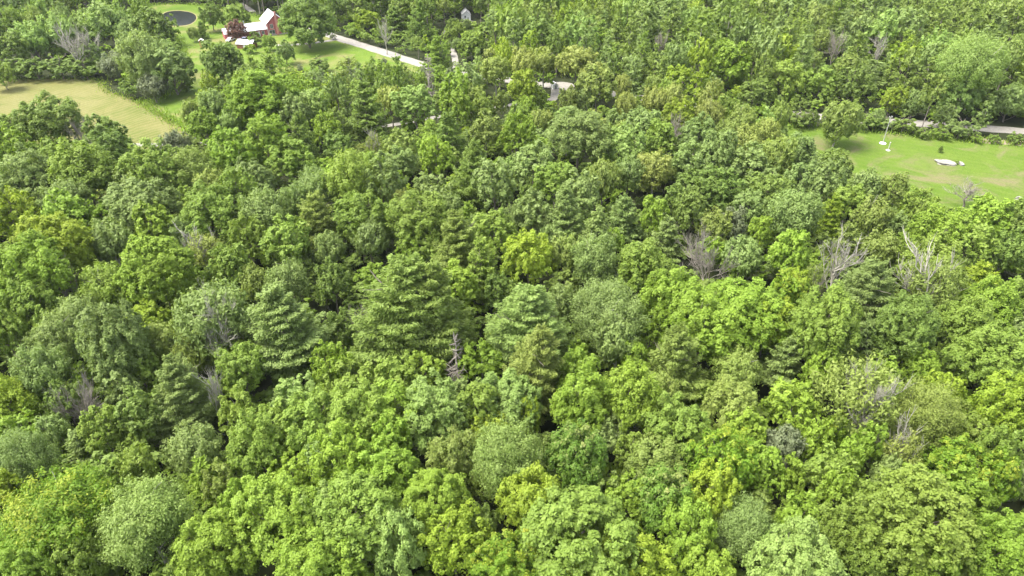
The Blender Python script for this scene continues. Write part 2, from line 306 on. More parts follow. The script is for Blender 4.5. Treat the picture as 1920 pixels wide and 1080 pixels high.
#TREES#
# (x, y, crown width in photograph pixels, kind+colour, optional own label)
TR = """
123 925 235 Sr|L:broad feathery tree with yellow tips filling the bottom left corner
283 965 200 Sp|L:large pale grey green feathery tree right of the yellow tipped corner tree
520 965 190 Bb
405 1020 150 Bb
590 1045 150 Bb
608 965 105 Bp
45 850 135 Sg
15 745 95 By
195 805 85 Bm
360 835 105 Sg
335 735 135 Pg
490 850 115 Bm
590 790 115 Bm
622 850 125 Sg
25 925 80 By
55 1072 130 Bb
160 1055 100 Bm
268 765 85 Bd
27 400 82 By
78 418 64 By
127 370 110 Sg
150 412 92 Bb
215 445 92 Sg
262 385 122 Bg
300 430 90 Bb
303 495 145 Bb|L:big bright green maple with billowing clumps, left of the tall white trunked poplar
390 400 110 Bm
385 468 78 Ht
500 398 112 Sg
592 412 100 Po
532 462 92 Bm
430 505 82 Bm
113 462 130 By|L:golden yellow green broad tree near the left edge above the brown dead tree
45 508 140 Bb
212 525 112 Sm
475 525 72 So
540 598 185 Pg|L:large feathery pine left of the giant tiered pine, drooping pale boughs
283 590 74 By
340 572 44 By
150 592 112 Sg
108 640 112 Sg
220 652 132 Bg
88 702 105 Sg
22 622 92 Bm
58 572 100 Bm
262 695 84 Bm
455 680 100 Bm
540 525 100 Sg
615 470 62 Sg
628 535 74 Bd
748 575 205 Pc|L:giant tiered pine with a twin rounded top and layered boughs, centre of the forest
868 462 132 Pc
905 505 92 Pm
990 478 98 By
1063 475 74 So
1110 490 100 Sg
1200 500 112 Bm
1135 562 152 Sg|L:wide blue grey poplar with soft crown, right of the feathery pale pine
985 590 152 Pp|L:feathery pale green pine between the giant tiered pine and the blue grey poplar
1052 575 62 Sg
1253 558 112 Bb
858 540 92 Bb
930 538 54 Bd
990 678 142 Po
958 742 130 Bp
1160 650 92 Sg
1075 708 92 Bb
1190 675 62 Bb
1268 665 122 Pc
800 692 84 Bb
655 703 92 Bm
745 722 92 Bm
780 410 112 Bm
757 388 44 St
840 400 72 Sg
930 430 84 Bm
965 415 52 Sg
1000 398 82 Bg
1057 405 102 Pg
1040 432 62 Sg
1120 432 82 Pg
1173 395 72 Pg
1227 400 66 Bb
1247 437 76 Pg
673 400 102 Bm
690 440 82 Sg
1340 415 82 So
1380 428 52 Bk
1487 400 106 Sg
1558 402 58 Py
1640 400 86 So
1715 395 62 Bm
1757 435 112 Bb|L:clumpy bright green tree at the near edge of the right meadow
1850 408 92 Bb
1905 432 64 Bd
1393 475 82 Sg
1427 432 52 Bb
1477 470 92 Bb
1480 527 62 By
1590 455 74 Po
1655 460 78 So
1620 545 142 Pg|L:wide layered grey green pine in front of the leafless pale tree
1750 538 132 Ho|L:thin olive crowned tree with a bare grey centre, right of the wide layered pine
1815 460 92 Bm
1877 475 74 Bd
1737 487 110 Bm
1840 520 88 Py
1395 575 150 Bb
1290 575 105 Bb
1467 552 92 Br
1312 608 122 Bb
1440 605 84 By
1540 612 132 Bm|L:broad domed mid green tree right of the small dead twigs
1625 642 88 Pg
1710 622 132 Bd
1795 612 102 Bm
1862 575 100 Bb
1902 552 74 Bm
1390 702 112 So
1465 668 92 Pg
1535 700 72 Bb
1730 695 64 Bb
1865 665 132 Bm
1908 625 70 Bg
673 780 132 Bm
740 775 112 Bb
820 782 132 Bp
900 765 90 Bm
993 782 52 By
1090 750 112 Bb
1175 748 112 Bb
1230 732 72 So
1135 805 92 Sg
1270 802 132 Bm
915 812 84 By
957 862 145 Sp|L:round silvery soft tree in the lower centre, finer than its neighbours
850 850 112 Bo
735 838 92 Bb
725 892 150 Bb
655 875 122 Bb
672 985 165 Bm
815 928 132 Bb
852 1005 122 By|L:vivid lime green tree low in the centre, brighter than the trees around
750 1022 112 Bp
992 948 122 By
1083 992 205 Bm|L:very large domed clumpy green tree at the bottom centre
1085 855 122 Bq|L:green maple with pinkish tips right of the round silvery tree
1228 865 112 Bo
1185 840 64 Bm
1247 932 112 Bq
1190 935 92 Bb
1272 990 112 Bb
965 1068 132 Br|L:orange and yellow tipped tree cut by the bottom edge
1092 1070 142 By
1185 1068 112 By
1380 760 112 Bo
1480 765 92 Bb
1400 815 86 Bb
1467 828 78 Sk|L:small smoky grey rounded tree among bright green crowns
1520 820 76 Bb
1737 765 132 So
1867 765 102 By
1833 810 92 Bm
1697 838 82 Ht|L:small thin tan crowned tree with bare twigs, lower right
1633 830 62 Bb
1560 805 54 Br
1345 872 122 Br
1433 885 84 Bb
1320 932 102 By
1487 897 72 Bb
1550 885 92 Bm
1397 975 142 Sg|L:round grey green tree with pale leaf backs, bottom right of centre
1503 970 92 Bb
1695 958 205 Bm|L:huge clumpy soft green tree in the lower right
1563 1005 102 Bm
1630 1032 112 Bm
1780 870 112 Br|L:yellow tree with orange tips above the huge clumpy tree
1853 905 92 Br
1855 850 82 Bm
1810 930 92 Bb
1855 1020 132 Bb
1905 900 64 Sg
1910 1040 84 By
1497 1062 162 Bp
1337 1062 112 Bb
1295 1000 64 By
1715 1055 122 Bb
1905 765 64 Bd
1560 935 70 Bb
205 925 90 Bm
255 880 90 Sm
420 905 70 Bo
545 890 90 Bb
450 945 80 Bb
910 900 60 Bm
900 985 80 Bd
1590 860 60 Bb
1600 920 80 Bm
1655 890 70 Sg
1760 740 70 By
1660 790 70 So
700 640 60 Bd
640 620 60 Bd
620 690 80 Bb
560 740 90 Bp
520 790 80 Bm
450 770 70 Bm
120 750 70 Bd
100 800 70 Sg
230 730 80 Bg
310 640 80 So
360 660 70 So
450 600 60 So
470 450 70 Bm
350 440 60 Bg
185 480 50 Sg
250 560 60 Sm
600 350 100 Sg
660 330 120 Sm
720 350 90 Bg
555 380 60 Sg
440 360 80 Bm
875 322 98 Pd|L:dark tiered pine standing above lighter crowns, upper centre
800 355 80 Bg
745 300 70 Bg
820 290 64 Bb
930 345 90 Bg
1000 300 92 Bg
1040 335 80 Bm
1085 360 90 Bg
1130 330 82 So
1180 320 70 Sg
1230 310 82 St
1290 300 80 Bg
1290 350 90 Bd
1350 350 90 Bd
1350 300 80 Bg
1410 310 90 Bg
1440 350 90 Bd
1500 330 80 Bg
1550 350 80 Bg
1455 292 64 So
1405 270 70 St
1360 250 70 So
1310 255 70 Bg
1556 306 74 Bd
1618 345 80 Sg
1492 284 60 Bg
1680 366 56 Bo
1590 370 70 Bm
1400 385 70 Bg
1300 395 70 Bd
1165 272 84 Bp
1080 245 132 Bg|L:wide dark topped oak with slanting leaf clumps below the pale gravel clearing
960 250 74 Bb
910 240 66 Bo
832 248 82 Pd
755 272 64 Bo
700 268 44 Ht
780 190 84 Bp
852 205 62 Bb
690 195 92 Pd|L:dark conical pine left of the pale clumpy tree, behind the forest centre
1008 222 46 So
980 165 64 By
1120 162 74 Bo
1170 163 34 St
1173 197 42 St
1225 187 48 St
975 118 64 St
1020 115 54 St
1080 108 84 St|L:yellowish tan poplar at the back of the gravel clearing
1200 235 80 Bg
1240 260 70 Bm
1270 215 60 By
485 168 138 Bb|L:large bright yellowish tree below the farmhouse lawn
455 208 72 Pd
590 190 76 Sp
540 212 72 Bg
400 192 64 Sg
385 236 54 Bb
355 215 44 So
425 228 56 Sp
90 226 100 Bd
28 246 70 Bd
190 248 78 Bd
195 275 92 Bd
35 292 84 Bb
100 290 84 Bm
165 325 122 Bm
60 335 100 Bg
250 290 60 Sg
290 320 100 Bm
340 280 72 Sk
355 320 100 So
395 345 90 So
440 290 92 Bb
500 270 92 Bb
562 265 72 Pd
612 240 62 Bb
630 275 64 Bd
480 335 84 Bg
540 300 84 Bm
250 340 90 Sg
640 230 60 Pc
700 310 70 Sm
415 122 92 Bd,i|L:dark rounded tree standing on the lawn in front of the farmhouse
270 118 118 Sg,i|L:wide grey green tree between the mown field and the pond
322 135 84 Bg,i|L:grey green rounded tree beside the green grass strip
215 122 64 Sk,i|L:brownish thin leaved tree at the far edge of the mown field
285 165 54 Sk,i|L:small grey bush tree at the corner of the mown field
575 45 98 Bd,i|L:huge dark tree right beside the red farmhouse
1365 132 84 Bb,i|L:rounded bright green tree in front of the far pines, upper right
1575 230 90 So,i|L:olive bushy willow standing alone in the meadow corner
1675 190 56 By,i|L:yellow green tree behind the utility pole
1795 185 84 Bp,i|L:pale green open tree by the road behind the white rock
1822 110 138 Sp|L:very wide pale green tree dominating the upper right
1895 190 78 Sg,i|L:grey green tree on the right edge by the road
1715 195 56 Sg,i|L:greyish tree between the utility pole and the pale open tree
1470 160 76 Bm,i|L:mid green tree by the road left of the willow
1420 178 72 Bd,i|L:dark green tree two left of the willow behind the road
1535 160 66 Bm,i|L:mid green tree directly behind the willow
1605 165 74 Bd,i|L:dark green tree between the willow and the yellow green tree
822 108 54 Pm,i|L:bushy green pine standing beside the gravel road bend
690 42 46 By,i|L:yellow green slim tree behind the gravel road
742 42 64 Pd,i|L:tall dark pine behind the gravel road
782 50 62 Pd,i|L:tall dark pine left of the gravel side lane
885 85 56 Bm,i|L:green tree right of the gravel side lane
60 75 84 Sp,i|L:pale poplar at the far left behind the mown field
108 62 78 Sp,i|L:pale poplar left of the white trunked trees
205 45 84 Sp,i|L:pale poplar right of the white trunked trees
160 40 60 Sp,i
22 95 72 Bd,i|L:dark tree at the far left corner of the mown field
165 112 56 Bg,i|L:low grey green tree beneath the white trunked trees
240 62 60 Sg,i|L:greyish tree left of the tree beside the pond
292 55 64 Bd,i|L:dark green tree just left of the pond
4 145 44 Bm,i|L:green tree cut by the left edge above the mown field
446 62 38 Bu,i|L:maroon leaved spreading tree left of the red farmhouse
505 80 26 Bm,i|L:round green bush tree below the farmhouse gable
397 35 44 Bd,i|L:dark tree right of the pond
440 30 50 Bm,i|L:green tree behind the farmhouse wing
362 64 26 So,i|L:yellowish bush tree on the lawn below the pond
378 60 24 Pd,i|L:slim dark conifer on the lawn below the pond
860 58 28 Bm,i|L:small green tree half hiding the side lane, lower one
874 50 22 Bg,i|L:small greyish tree just below the white gabled house
838 92 24 Bb,i|L:bright small tree at the left side of the side lane
1066 184 40 Bo
848 52 26 Bd,i|L:dark green tree near the top end of the side lane
843 70 30 Bm,i|L:green tree hiding the middle of the side lane
856 84 20 Bg,i|L:small grey green tree beside the visible stretch of side lane
905 207 44 Bm
1330 215 60 St
1385 222 60 So
1260 180 50 St
1440 245 50 St
1110 135 60 St
930 130 60 So
1004 180 44 Bm
942 192 34 Bo
968 214 44 Bm
990 205 36 Bb
1100 185 44 Sg
1772 222 44 Bg,i|L:small grey green tree covering the road left of the pale open tree
1645 222 32 Sg,i|L:slim grey tree at the roadside left of the pole top
1520 222 32 Bd,i|L:dark small tree at the roadside left of the willow
535 100 36 Bg,i|L:small green tree at the near edge of the farmhouse lawn
"""
DEAD = """
1325 492 78 D|L:bare grey dead tree with a full fan of branches, right of centre|bare grey dead tree
857 690 50 N|L:purplish brown dead conifer snag in the lower centre|purplish dead conifer snag
1567 500 78 W|L:leafless pale tree with upright forked branches behind the layered pine|leafless pale forked tree
1397 612 46 D|L:small dead twiggy tree among bright green crowns|small dead twiggy tree
412 745 62 W|L:bleached twisted dead snag in the dark gap, lower left|bleached twisted snag
148 757 72 D|L:tangled grey dead treetop near the left edge|tangled grey dead treetop
115 530 62 D|L:brown dead tree below the golden yellow tree|brown dead tree
155 262 42 D|L:small grey dead tree in front of the mown field|small dead tree by field
680 607 44 D|L:dead bent branches at the left side of the giant tiered pine|dead bent branches
805 150 40 N|L:reddish grey dead pine among dusky trees below the road bend|reddish dead pine
1805 378 72 D|L:bare grey shrub at the near edge of the right meadow|bare grey meadow shrub
1267 250 34 D|L:small tan dead tree in the upper middle|small tan dead tree
1610 738 158 X|L:big thinly leaved tree with pale spreading branches, lower right|pale branched thin tree
400 598 140 X|L:tall white trunked poplar with a thin grey green crown, left of centre|white trunked poplar
1527 525 44 X|L:slim thin tree with pale stem left of the leafless pale tree|slim pale stemmed tree
1240 82 28 D|L:pale dead tree standing in the far forest|far pale dead tree
722 62 26 W|L:pale leaning dead birch by the gravel road|pale leaning birch
138 88 52 W|L:bare white trunked tree behind the mown field, left one of two|left white trunks
166 84 46 W|L:bare white trunked tree behind the mown field, right one of two|right white trunks
1650 95 34 W|L:bare pale trunks in the far pine stand|bare far trunks
1565 90 34 D|L:cluster of bare grey branches in the far pine stand|bare far branches
"""
ALL = []      # every placed tree: X, Y, r, H, px, py, w
def place(x, y, w, hb, iso=False, zc=1.9):
    r, sz = 4.0, 4.5
    for _ in range(8):
        X, Y, dep = gp(x, y, zc*sz); r = w/2/F*dep
        sz = (.55*r+2.4) if not iso else max(.9, .85*r+.6)
        sz *= hb
    return X, Y, r, sz
COLW = {'b': 'bright green', 'm': 'mid green', 'd': 'dark green', 'y': 'yellow green', 'g': 'grey green', 'o': 'olive', 't': 'tan yellow', 'r': 'orange tipped',
        'k': 'dusky', 'p': 'pale green', 'q': 'pink tipped', 'u': 'maroon', 'c': 'deep green'}
KIND = {'B': ('broadleaf_tree', 'clumpy broadleaf'), 'S': ('feathery_tree', 'feathery tree'), 'P': ('pine_tree', 'layered pine'), 'H': ('thin_crowned_tree', 'thin tree')}
auto = []; marks = []
def make_tree(x, y, w, kind, colr, iso, label, short=None):
    hb = random.uniform(.92, 1.1); low = .86 if iso else 0; X, Y, r, sz = place(x, y+(0 if iso else .09*w), w, hb, iso, (1.8 if kind in 'P' else 1.9)-low)
    if kind == 'P': r *= 1.08; sz *= .98
    name = KIND[kind][0]
    root = empty(name, (X, Y, 0), random.uniform(0, 6.28), (r*random.uniform(.88, 1.16), r*random.uniform(.88, 1.12), sz*random.uniform(.92, 1.12)))
    root.rotation_euler.x = R(random.gauss(0, 3)); root.rotation_euler.y = R(random.gauss(0, 3))
    hi = '1' if w >= NEED_HI else '0'
    if kind in 'BSP' and w >= 128: hi = '2'
    if kind == 'H': link('trunk', random.choice(protos['W']), root, PALEBARK)
    else: link('trunk', random.choice(protos['T']), root, PALEBARK if (kind == 'S' and random.random() < .6) else BARK)
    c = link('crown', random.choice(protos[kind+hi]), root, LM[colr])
    if low:
        for ch in root.children: ch.location.z = -low
    if w == 205 and colr == 'c':
        c2 = link('crown', protos['P2'][1], root, LM[colr]); c2.location = (.42*math.cos(-root.rotation_euler.z), .42*math.sin(-root.rotation_euler.z), -.12); c2.scale = (.8, .8, 1.0)
    ALL.append((X, Y, r, 2.9*sz, x, y, w))
    if label: tag(root, label, 'tree'); marks.append((root, x, y, short or label))
    else: auto.append((root, x, y, w, kind, colr))
    root['group'] = {'B': 'broadleaf trees of the forest', 'S': 'feathery trees of the forest', 'P': 'pines of the forest', 'H': 'thin crowned trees'}[kind]
for ln in TR.strip().split('\n'):
    a = ln.split('|'); h = a[0].split(); lab = a[1][2:] if len(a) > 1 else None
    kc = h[3].split(',')
    make_tree(float(h[0]), float(h[1]), float(h[2]), kc[0][0], kc[0][1], 'i' in kc[1:], lab)
for ln in DEAD.strip().split('\n'):
    h, lab, short = ln.split('|'); h = h.split(); x, y, w = map(float, h[:3]); lab = lab[2:]; k = h[3]
    X, Y, r, sz = place(x, y, w, 1.12 if k != 'N' else 1.3, lab.startswith(('bare grey shrub',)))
    if 'meadow' in short: X, Y, dep = gp(x, y+12); sz *= .42
    if k == 'N': sz *= 1.15
    root = empty('dead_tree' if k != 'X' else 'thin_crowned_tree', (X, Y, 0), random.uniform(0, 6.28) if k != 'X' else 0, (r*1.15, r*1.15, sz*1.0))
    if k == 'X':
        tk = link('trunk', random.choice(protos['D']), root, PALEBARK); tk.location = (.1, -.25, .1); tk.scale = (.62, .62, .86)
        link('crown', random.choice(protos['H1' if x > 1000 and w > 60 else 'S1' if w > 60 else 'H0']), root, LM['g' if x < 1000 else 'o'])
    else:
        m = bpy.data.materials.get('pale_bark') if k == 'W' else DEADBARK
        link('bare_wood', random.choice(protos[k]), root, m)
    tag(root, lab, 'tree' if k == 'X' else 'dead tree'); marks.append((root, x, y, short))
    ALL.append((X, Y, r*.8, 2.9*sz, x, y, w))
# ------------------------------------------------------------------ setting: ground sheets
def obj_poly(name, pts, z, m, px_=True, thick=0):
    """flat sheet with the outline pts, softened and a little uneven"""
    P = [gp(x, y)[:2] if px_ else (x, y) for x, y in pts]
    out = []
    n = len(P)
    for i in range(n):                                   # Chaikin twice + subdivision jitter
        out.append(P[i])
    for _ in range(2):
        q = []
        for i in range(len(out)):
            a, b = out[i], out[(i+1) % len(out)]
            q += [(a[0]*.75+b[0]*.25, a[1]*.75+b[1]*.25), (a[0]*.25+b[0]*.75, a[1]*.25+b[1]*.75)]
        out = q
    me = bpy.data.meshes.new(name)
    me.from_pydata([(p[0], p[1], z) for p in out], [], [list(range(len(out)))])
    me.materials.append(m)
    if me.polygons[0].normal.z < 0: me.flip_normals()
    o = bpy.data.objects.new(name, me); COL.objects.link(o); o['kind'] = 'structure'
    return o
def strip(name, pts, w, z, m, px_=True):
    P = [Vector((*gp(x, y)[:2], 0)) if px_ else Vector((x, y, 0)) for x, y in pts]
    Q = []
    for i in range(len(P)-1):                            # Catmull-Rom
        p0, p1, p2, p3 = P[max(0, i-1)], P[i], P[i+1], P[min(len(P)-1, i+2)]
        for k in range(10):
            t = k/10
            Q.append(.5*((2*p1)+(p2-p0)*t+(2*p0-5*p1+4*p2-p3)*t*t+(3*p1-p0-3*p2+p3)*t**3))
    Q.append(P[-1]); vs = []
    for i, q in enumerate(Q):
        t = (Q[min(i+1, len(Q)-1)]-Q[max(i-1, 0)]).normalized(); nn = Vector((-t.y, t.x, 0))
        ww = w*(1+.06*math.sin(i*1.7)+.05*math.sin(i*.63))/2
        vs += [(q+nn*ww+Vector((0, 0, z)))[:], (q-nn*ww+Vector((0, 0, z)))[:]]
    me = bpy.data.meshes.new(name); me.from_pydata(vs, [], [(2*i, 2*i+1, 2*i+3, 2*i+2) for i in range(len(Q)-1)])
    me.materials.append(m)
    if me.polygons[0].normal.z < 0: me.flip_normals()
    o = bpy.data.objects.new(name, me); COL.objects.link(o); o['kind'] = 'structure'
    return [(q.x, q.y) for q in Q]

def grassmat(name, cols, patch, stripe=None, rot=0, sscale=.5):
    m, n, l, b = mat(name, .9, .1)
    tc = n.new('ShaderNodeTexCoord'); v = tc.outputs['Object']
    n1 = noise(n, l, .022, 4, .6, .4, v); n2 = noise(n, l, .12, 5, .7, .6, v); n3 = noise(n, l, 2.2, 4, .7, 0, v)
    r1 = ramp(n, [(.30, cols[0]), (.48, cols[1]), (.70, cols[2])])
    ad = n.new('ShaderNodeMath'); ad.operation = 'MULTIPLY_ADD'; l.new(n2.outputs[0], ad.inputs[0]); ad.inputs[1].default_value = .55
    ml = n.new('ShaderNodeMath'); ml.operation = 'MULTIPLY'; l.new(n1.outputs[0], ml.inputs[0]); ml.inputs[1].default_value = .45
    l.new(ml.outputs[0], ad.inputs[2]); l.new(ad.outputs[0], r1.inputs[0])
    rp = ramp(n, [(.49, (0, 0, 0)), (.62, (1, 1, 1))]); np_ = noise(n, l, .06, 5, .7, .8, v); l.new(np_.outputs[0], rp.inputs[0])
    c = mix(n, l, rp.outputs[0], r1.outputs[0], patch)
    if stripe:
        mp = n.new('ShaderNodeMapping'); mp.inputs['Rotation'].default_value = (0, 0, rot); l.new(v, mp.inputs[0])
        wv = n.new('ShaderNodeTexWave'); wv.inputs['Scale'].default_value = sscale; wv.inputs['Distortion'].default_value = 11; wv.inputs['Detail'].default_value = 3
        wv.inputs['Detail Scale'].default_value = .35; l.new(mp.outputs[0], wv.inputs[0])
        wr = ramp(n, [(.35, (0, 0, 0)), (.9, (.30, .30, .30))]); l.new(wv.outputs[0], wr.inputs[0])
        c = mix(n, l, wr.outputs[0], c, stripe)
    r3 = ramp(n, [(.3, (.72, .72, .72)), (.7, (1.2, 1.2, 1.2))]); l.new(n3.outputs[0], r3.inputs[0])
    c = mix(n, l, .8, c, r3.outputs[0], 'MULTIPLY')
    l.new(c, b.inputs['Base Color'])
    bm = n.new('ShaderNodeBump'); bm.inputs['Strength'].default_value = .5; bm.inputs['Distance'].default_value = .3; l.new(n3.outputs[0], bm.inputs['Height']); l.new(bm.outputs[0], b.inputs['Normal'])
    return m
FLOOR = noisy('forest_floor', (.016, .024, .009), (.040, .046, .020), .35, .95, .05, .4)
LAWN = grassmat('lawn_grass', ((0.059, 0.106, 0.013), (0.090, 0.145, 0.018), (0.129, 0.176, 0.031)), (0.156, 0.160, 0.055))
FIELD = grassmat('mown_hay', ((0.095, 0.109, 0.024), (0.136, 0.136, 0.043), (0.167, 0.159, 0.066)), (0.097, 0.116, 0.026), (0.207, 0.188, 0.092), R(35), .17)
MEADOW = grassmat('meadow_grass', ((0.059, 0.109, 0.010), (0.084, 0.133, 0.017), (0.116, 0.155, 0.031)), (0.133, 0.127, 0.059), (0.109, 0.151, 0.031), R(-58), .11)
GRAVEL = noisy('pale_gravel', (0.178, 0.165, 0.149), (0.277, 0.264, 0.238), 1.2, .95, .05, .3)
SAND = noisy('sand', (0.204, 0.168, 0.114), (0.288, 0.246, 0.180), .5, .95, .05, .3)
m, n, l, b = mat('pond_water', .25, .04); b.inputs['Base Color'].default_value = (.014, .016, .016, 1); WATER = m
nz = noise(n, l, 1.2, 3); bm = n.new('ShaderNodeBump'); bm.inputs['Strength'].default_value = .12; l.new(nz.outputs[0], bm.inputs['Height']); l.new(bm.outputs[0], b.inputs['Normal'])

me = bpy.data.meshes.new('ground'); G = 700
me.from_pydata([(-G, -150, 0), (G, -150, 0), (G, 1100, 0), (-G, 1100, 0)], [], [(0, 1, 2, 3)]); me.materials.append(FLOOR)
o = bpy.data.objects.new('ground', me); COL.objects.link(o); o['kind'] = 'structure'
P_FIELD = [(-160, 152), (0, 149), (100, 147), (188, 149), (200, 172), (262, 191), (310, 220), (352, 246), (350, 268), (250, 284), (60, 290), (-160, 300)]
P_LAWN = [(230, 24), (285, 8), (350, 7), (420, 16), (560, 50), (650, 76), (785, 116), (790, 142), (640, 146), (560, 132), (470, 150), (405, 150), (378, 190), (362, 240), (352, 246), (300, 212), (262, 191), (300, 184), (340, 160), (352, 120), (330, 70), (270, 50)]
P_MEADOW = [(1440, 238), (1520, 236), (1640, 246), (1800, 262), (1990, 276), (2120, 300), (2120, 410), (1900, 408), (1760, 412), (1640, 372), (1560, 312), (1480, 276)]
P_POND = [(300, 38), (306, 24), (330, 20), (352, 22), (366, 27), (369, 36), (358, 46), (336, 49), (312, 48)]
P_CLEAR = [(1030, 155), (1052, 153), (1078, 157), (1072, 166), (1050, 172), (1044, 190), (1030, 190), (1034, 172)]
obj_poly('field', P_FIELD, .03, FIELD)
obj_poly('lawn', P_LAWN, .045, LAWN)
obj_poly('meadow', P_MEADOW, .03, MEADOW)
obj_poly('pond', P_POND, .10, WATER)
obj_poly('gravel_clearing', P_CLEAR, .05, GRAVEL)
MUD = noisy('pond_mud', (.14, .13, .06), (.24, .22, .10), .6, .95)
obj_poly('pond_bank', [(cx+(x-cx)*1.06, cy+(y-cy)*1.10) for x, y in P_POND for cx, cy in [(337, 34)]], .07, MUD)
ROADQ = []
ROADQ += strip('road', [(560, 52), (600, 60), (632, 71), (700, 92), (778, 117), (850, 136), (950, 150), (1050, 163), (1300, 196), (1560, 221), (1700, 230), (1830, 240), (1960, 249), (2150, 262)], 5.5, .085, GRAVEL)
ROADQ += strip('side_lane', [(855, 137), (853, 110), (847, 92), (838, 72), (836, 60), (860, 45), (885, 39)], 2.4, .07, GRAVEL)
ROADQ += strip('driveway', [(517, 85), (545, 84.5), (575, 82), (600, 79), (640, 73)], 2.6, .075, GRAVEL)
ROADQ += strip('forest_track', [(-100, 276), (120, 274), (260, 272), (420, 268), (600, 250), (738, 234), (850, 214), (950, 198), (1035, 186)], 2.4, .06, GRAVEL)
strip('sandy_edge', [(1840, 264), (1870, 266), (1910, 269), (2000, 274)], 3.6, .055, SAND)
strip('sandy_path', [(449, 6), (462, 14), (474, 22)], 3.0, .06, GRAVEL)
SHADEGRASS = None

def inside(poly, x, y):
    c = False; n = len(poly)
    for i in range(n):
        x1, y1 = poly[i]; x2, y2 = poly[i-1]
        if (y1 > y) != (y2 > y) and x < (x2-x1)*(y-y1)/(y2-y1)+x1: c = not c
    return c
CLEARV = [[(0, 152), (190, 150), (230, 180), (345, 245), (300, 266), (245, 272), (232, 225), (150, 200), (90, 182), (0, 215)],
          [(262, 192), (300, 182), (350, 152), (365, 130), (374, 150), (352, 190), (346, 240)],
          [(283, 7), (350, 6), (380, 20), (377, 50), (330, 50), (310, 20), (285, 18)], [(340, 50), (430, 52), (425, 78), (345, 80)],
          [(428, 48), (500, 18), (545, 45), (548, 75), (520, 92), (450, 92), (425, 80)], [(520, 80), (600, 78), (660, 85), (690, 108), (600, 130), (540, 112)],
          [(625, 65), (780, 108), (780, 121), (700, 104), (625, 79)], [(851, 98), (857, 98), (858, 112), (852, 112)], [(867, 16), (887, 16), (887, 40), (867, 40)],
          [(1034, 154), (1072, 156), (1066, 166), (1042, 180), (1034, 180)], [(940, 194), (960, 194), (960, 201), (940, 201)], [(730, 228), (748, 228), (748, 238), (730, 238)],
          [(1490, 240), (1620, 246), (1800, 262), (1925, 272), (1925, 372), (1750, 382), (1690, 362), (1620, 315), (1580, 280), (1490, 266)],
          [(1696, 220), (1744, 222), (1744, 234), (1696, 232)], [(1812, 232), (1925, 238), (1925, 250), (1812, 246)], [(1840, 262), (1925, 264), (1925, 274), (1840, 272)],
          [(445, 4), (480, 8), (482, 26), (455, 18)]]
CS = []
for q in CLEARV:
    xs = [p[0] for p in q]; ys = [p[1] for p in q]
    for yy in np.arange(min(ys), max(ys)+.1, 3):
        for xx in np.arange(min(xs), max(xs)+.1, 4):
            if inside(q, xx, yy): CS.append((xx, yy))
CS = np.array(CS); RQ = np.array(ROADQ)
OPEN = [P_FIELD, P_LAWN, P_MEADOW, P_CLEAR]

# ------------------------------------------------------------------ stuff: woodland, undergrowth, grass
def far_protos(kind, n):
    out = []
    for _ in range(n):
        g = {'B2': lambda: crown_broad(36, 6, 11, .082), 'B3': lambda: crown_broad(24, 4, 9, .115),
             'S2': lambda: crown_soft(60, 34, .088), 'S3': lambda: crown_soft(40, 20, .115),
             'P2': lambda: crown_pine(10, 8, 40, .105), 'P3': lambda: crown_pine(8, 7, 26, .14),
             'U': lambda: crown_broad(5, 3, 7, .24, lobe=1.6)}[kind]()
        v, f, t, m_ = g.arrays(); out.append((v, t))
    return out
FP = {k: far_protos(k, 6) for k in ('B2', 'B3', 'S2', 'S3', 'P2', 'P3', 'U')}
tg = Geo(); tube(tg, [(0, 0, 0), (.02, 0, 1), (0, .02, 2.3)], [.06, .045, .02], 3)
for a in (0.3, 2.2, 4.1): tube(tg, [(0, 0, 1.2), (.35*math.cos(a), .35*math.sin(a), 1.9)], [.025, .012], 3)
TV, TF, _, _ = tg.arrays()
def merged(name, items, mats, trunks=True):
    """items: (proto verts, tone, X, Y, z, rotation, sx, sz, material index, trunk index)"""
    V, T, M = [], [], []
    for v, t, X, Y, z, a, sx, sz, mi, tm in items:
        c, s = math.cos(a), math.sin(a)
        w = np.empty_like(v); w[:, 0] = (v[:, 0]*c-v[:, 1]*s)*sx+X; w[:, 1] = (v[:, 0]*s+v[:, 1]*c)*sx+Y; w[:, 2] = v[:, 2]*sz+z
        V.append(w); T.append(np.clip(t+rng.uniform(-.2, .2), 0, 1)); M.append(np.full(len(t), mi, np.int32))
    nl = sum(len(v) for v in V); F4 = np.arange(nl).reshape(-1, 4)
    if trunks:
        FV = []; k = nl
        for it in items:
            _, _, X, Y, z, a, sx, sz, mi, tm = it
            w = TV*np.array([sx, sx, sz])+np.array([X, Y, z]); V.append(w.astype(np.float32)); FV.append(TF+k); k += len(TV)
            T.append(np.full(len(TF), .5)); M.append(np.full(len(TF), tm, np.int32))
        F4 = np.concatenate([F4]+FV)
    me = mesh_from(name, np.concatenate(V), F4, np.concatenate(T), np.concatenate(M), mats)
    o = bpy.data.objects.new(name, me); COL.objects.link(o); o['kind'] = 'stuff'
    return o
A = np.array([(t[0], t[1], t[2]) for t in ALL])
IND = np.array([(t[4], t[5], t[6]/2) for t in ALL])
items = []; pts = []
FARI = IND[IND[:, 1] < 262]; FARA = A[IND[:, 1] < 262]
SP = 6.2; row = 0; y = 22.0
while y < 520:
    xw = .80*(y*CT+CAMH*ST)+26
    x = -xw+(SP/2 if row % 2 else 0)
    while x < xw:
        pts.append((x+random.uniform(-1.9, 1.9), y+random.uniform(-1.7, 1.7))); x += SP*random.uniform(.92, 1.12)
    y += SP*.87; row += 1; SP = 6.2 if y < 190 else (8.0 if y < 235 else 9.4)
DUSK = [(590, 108), (700, 112), (800, 130), (880, 118), (900, 185), (850, 195), (560, 175)]
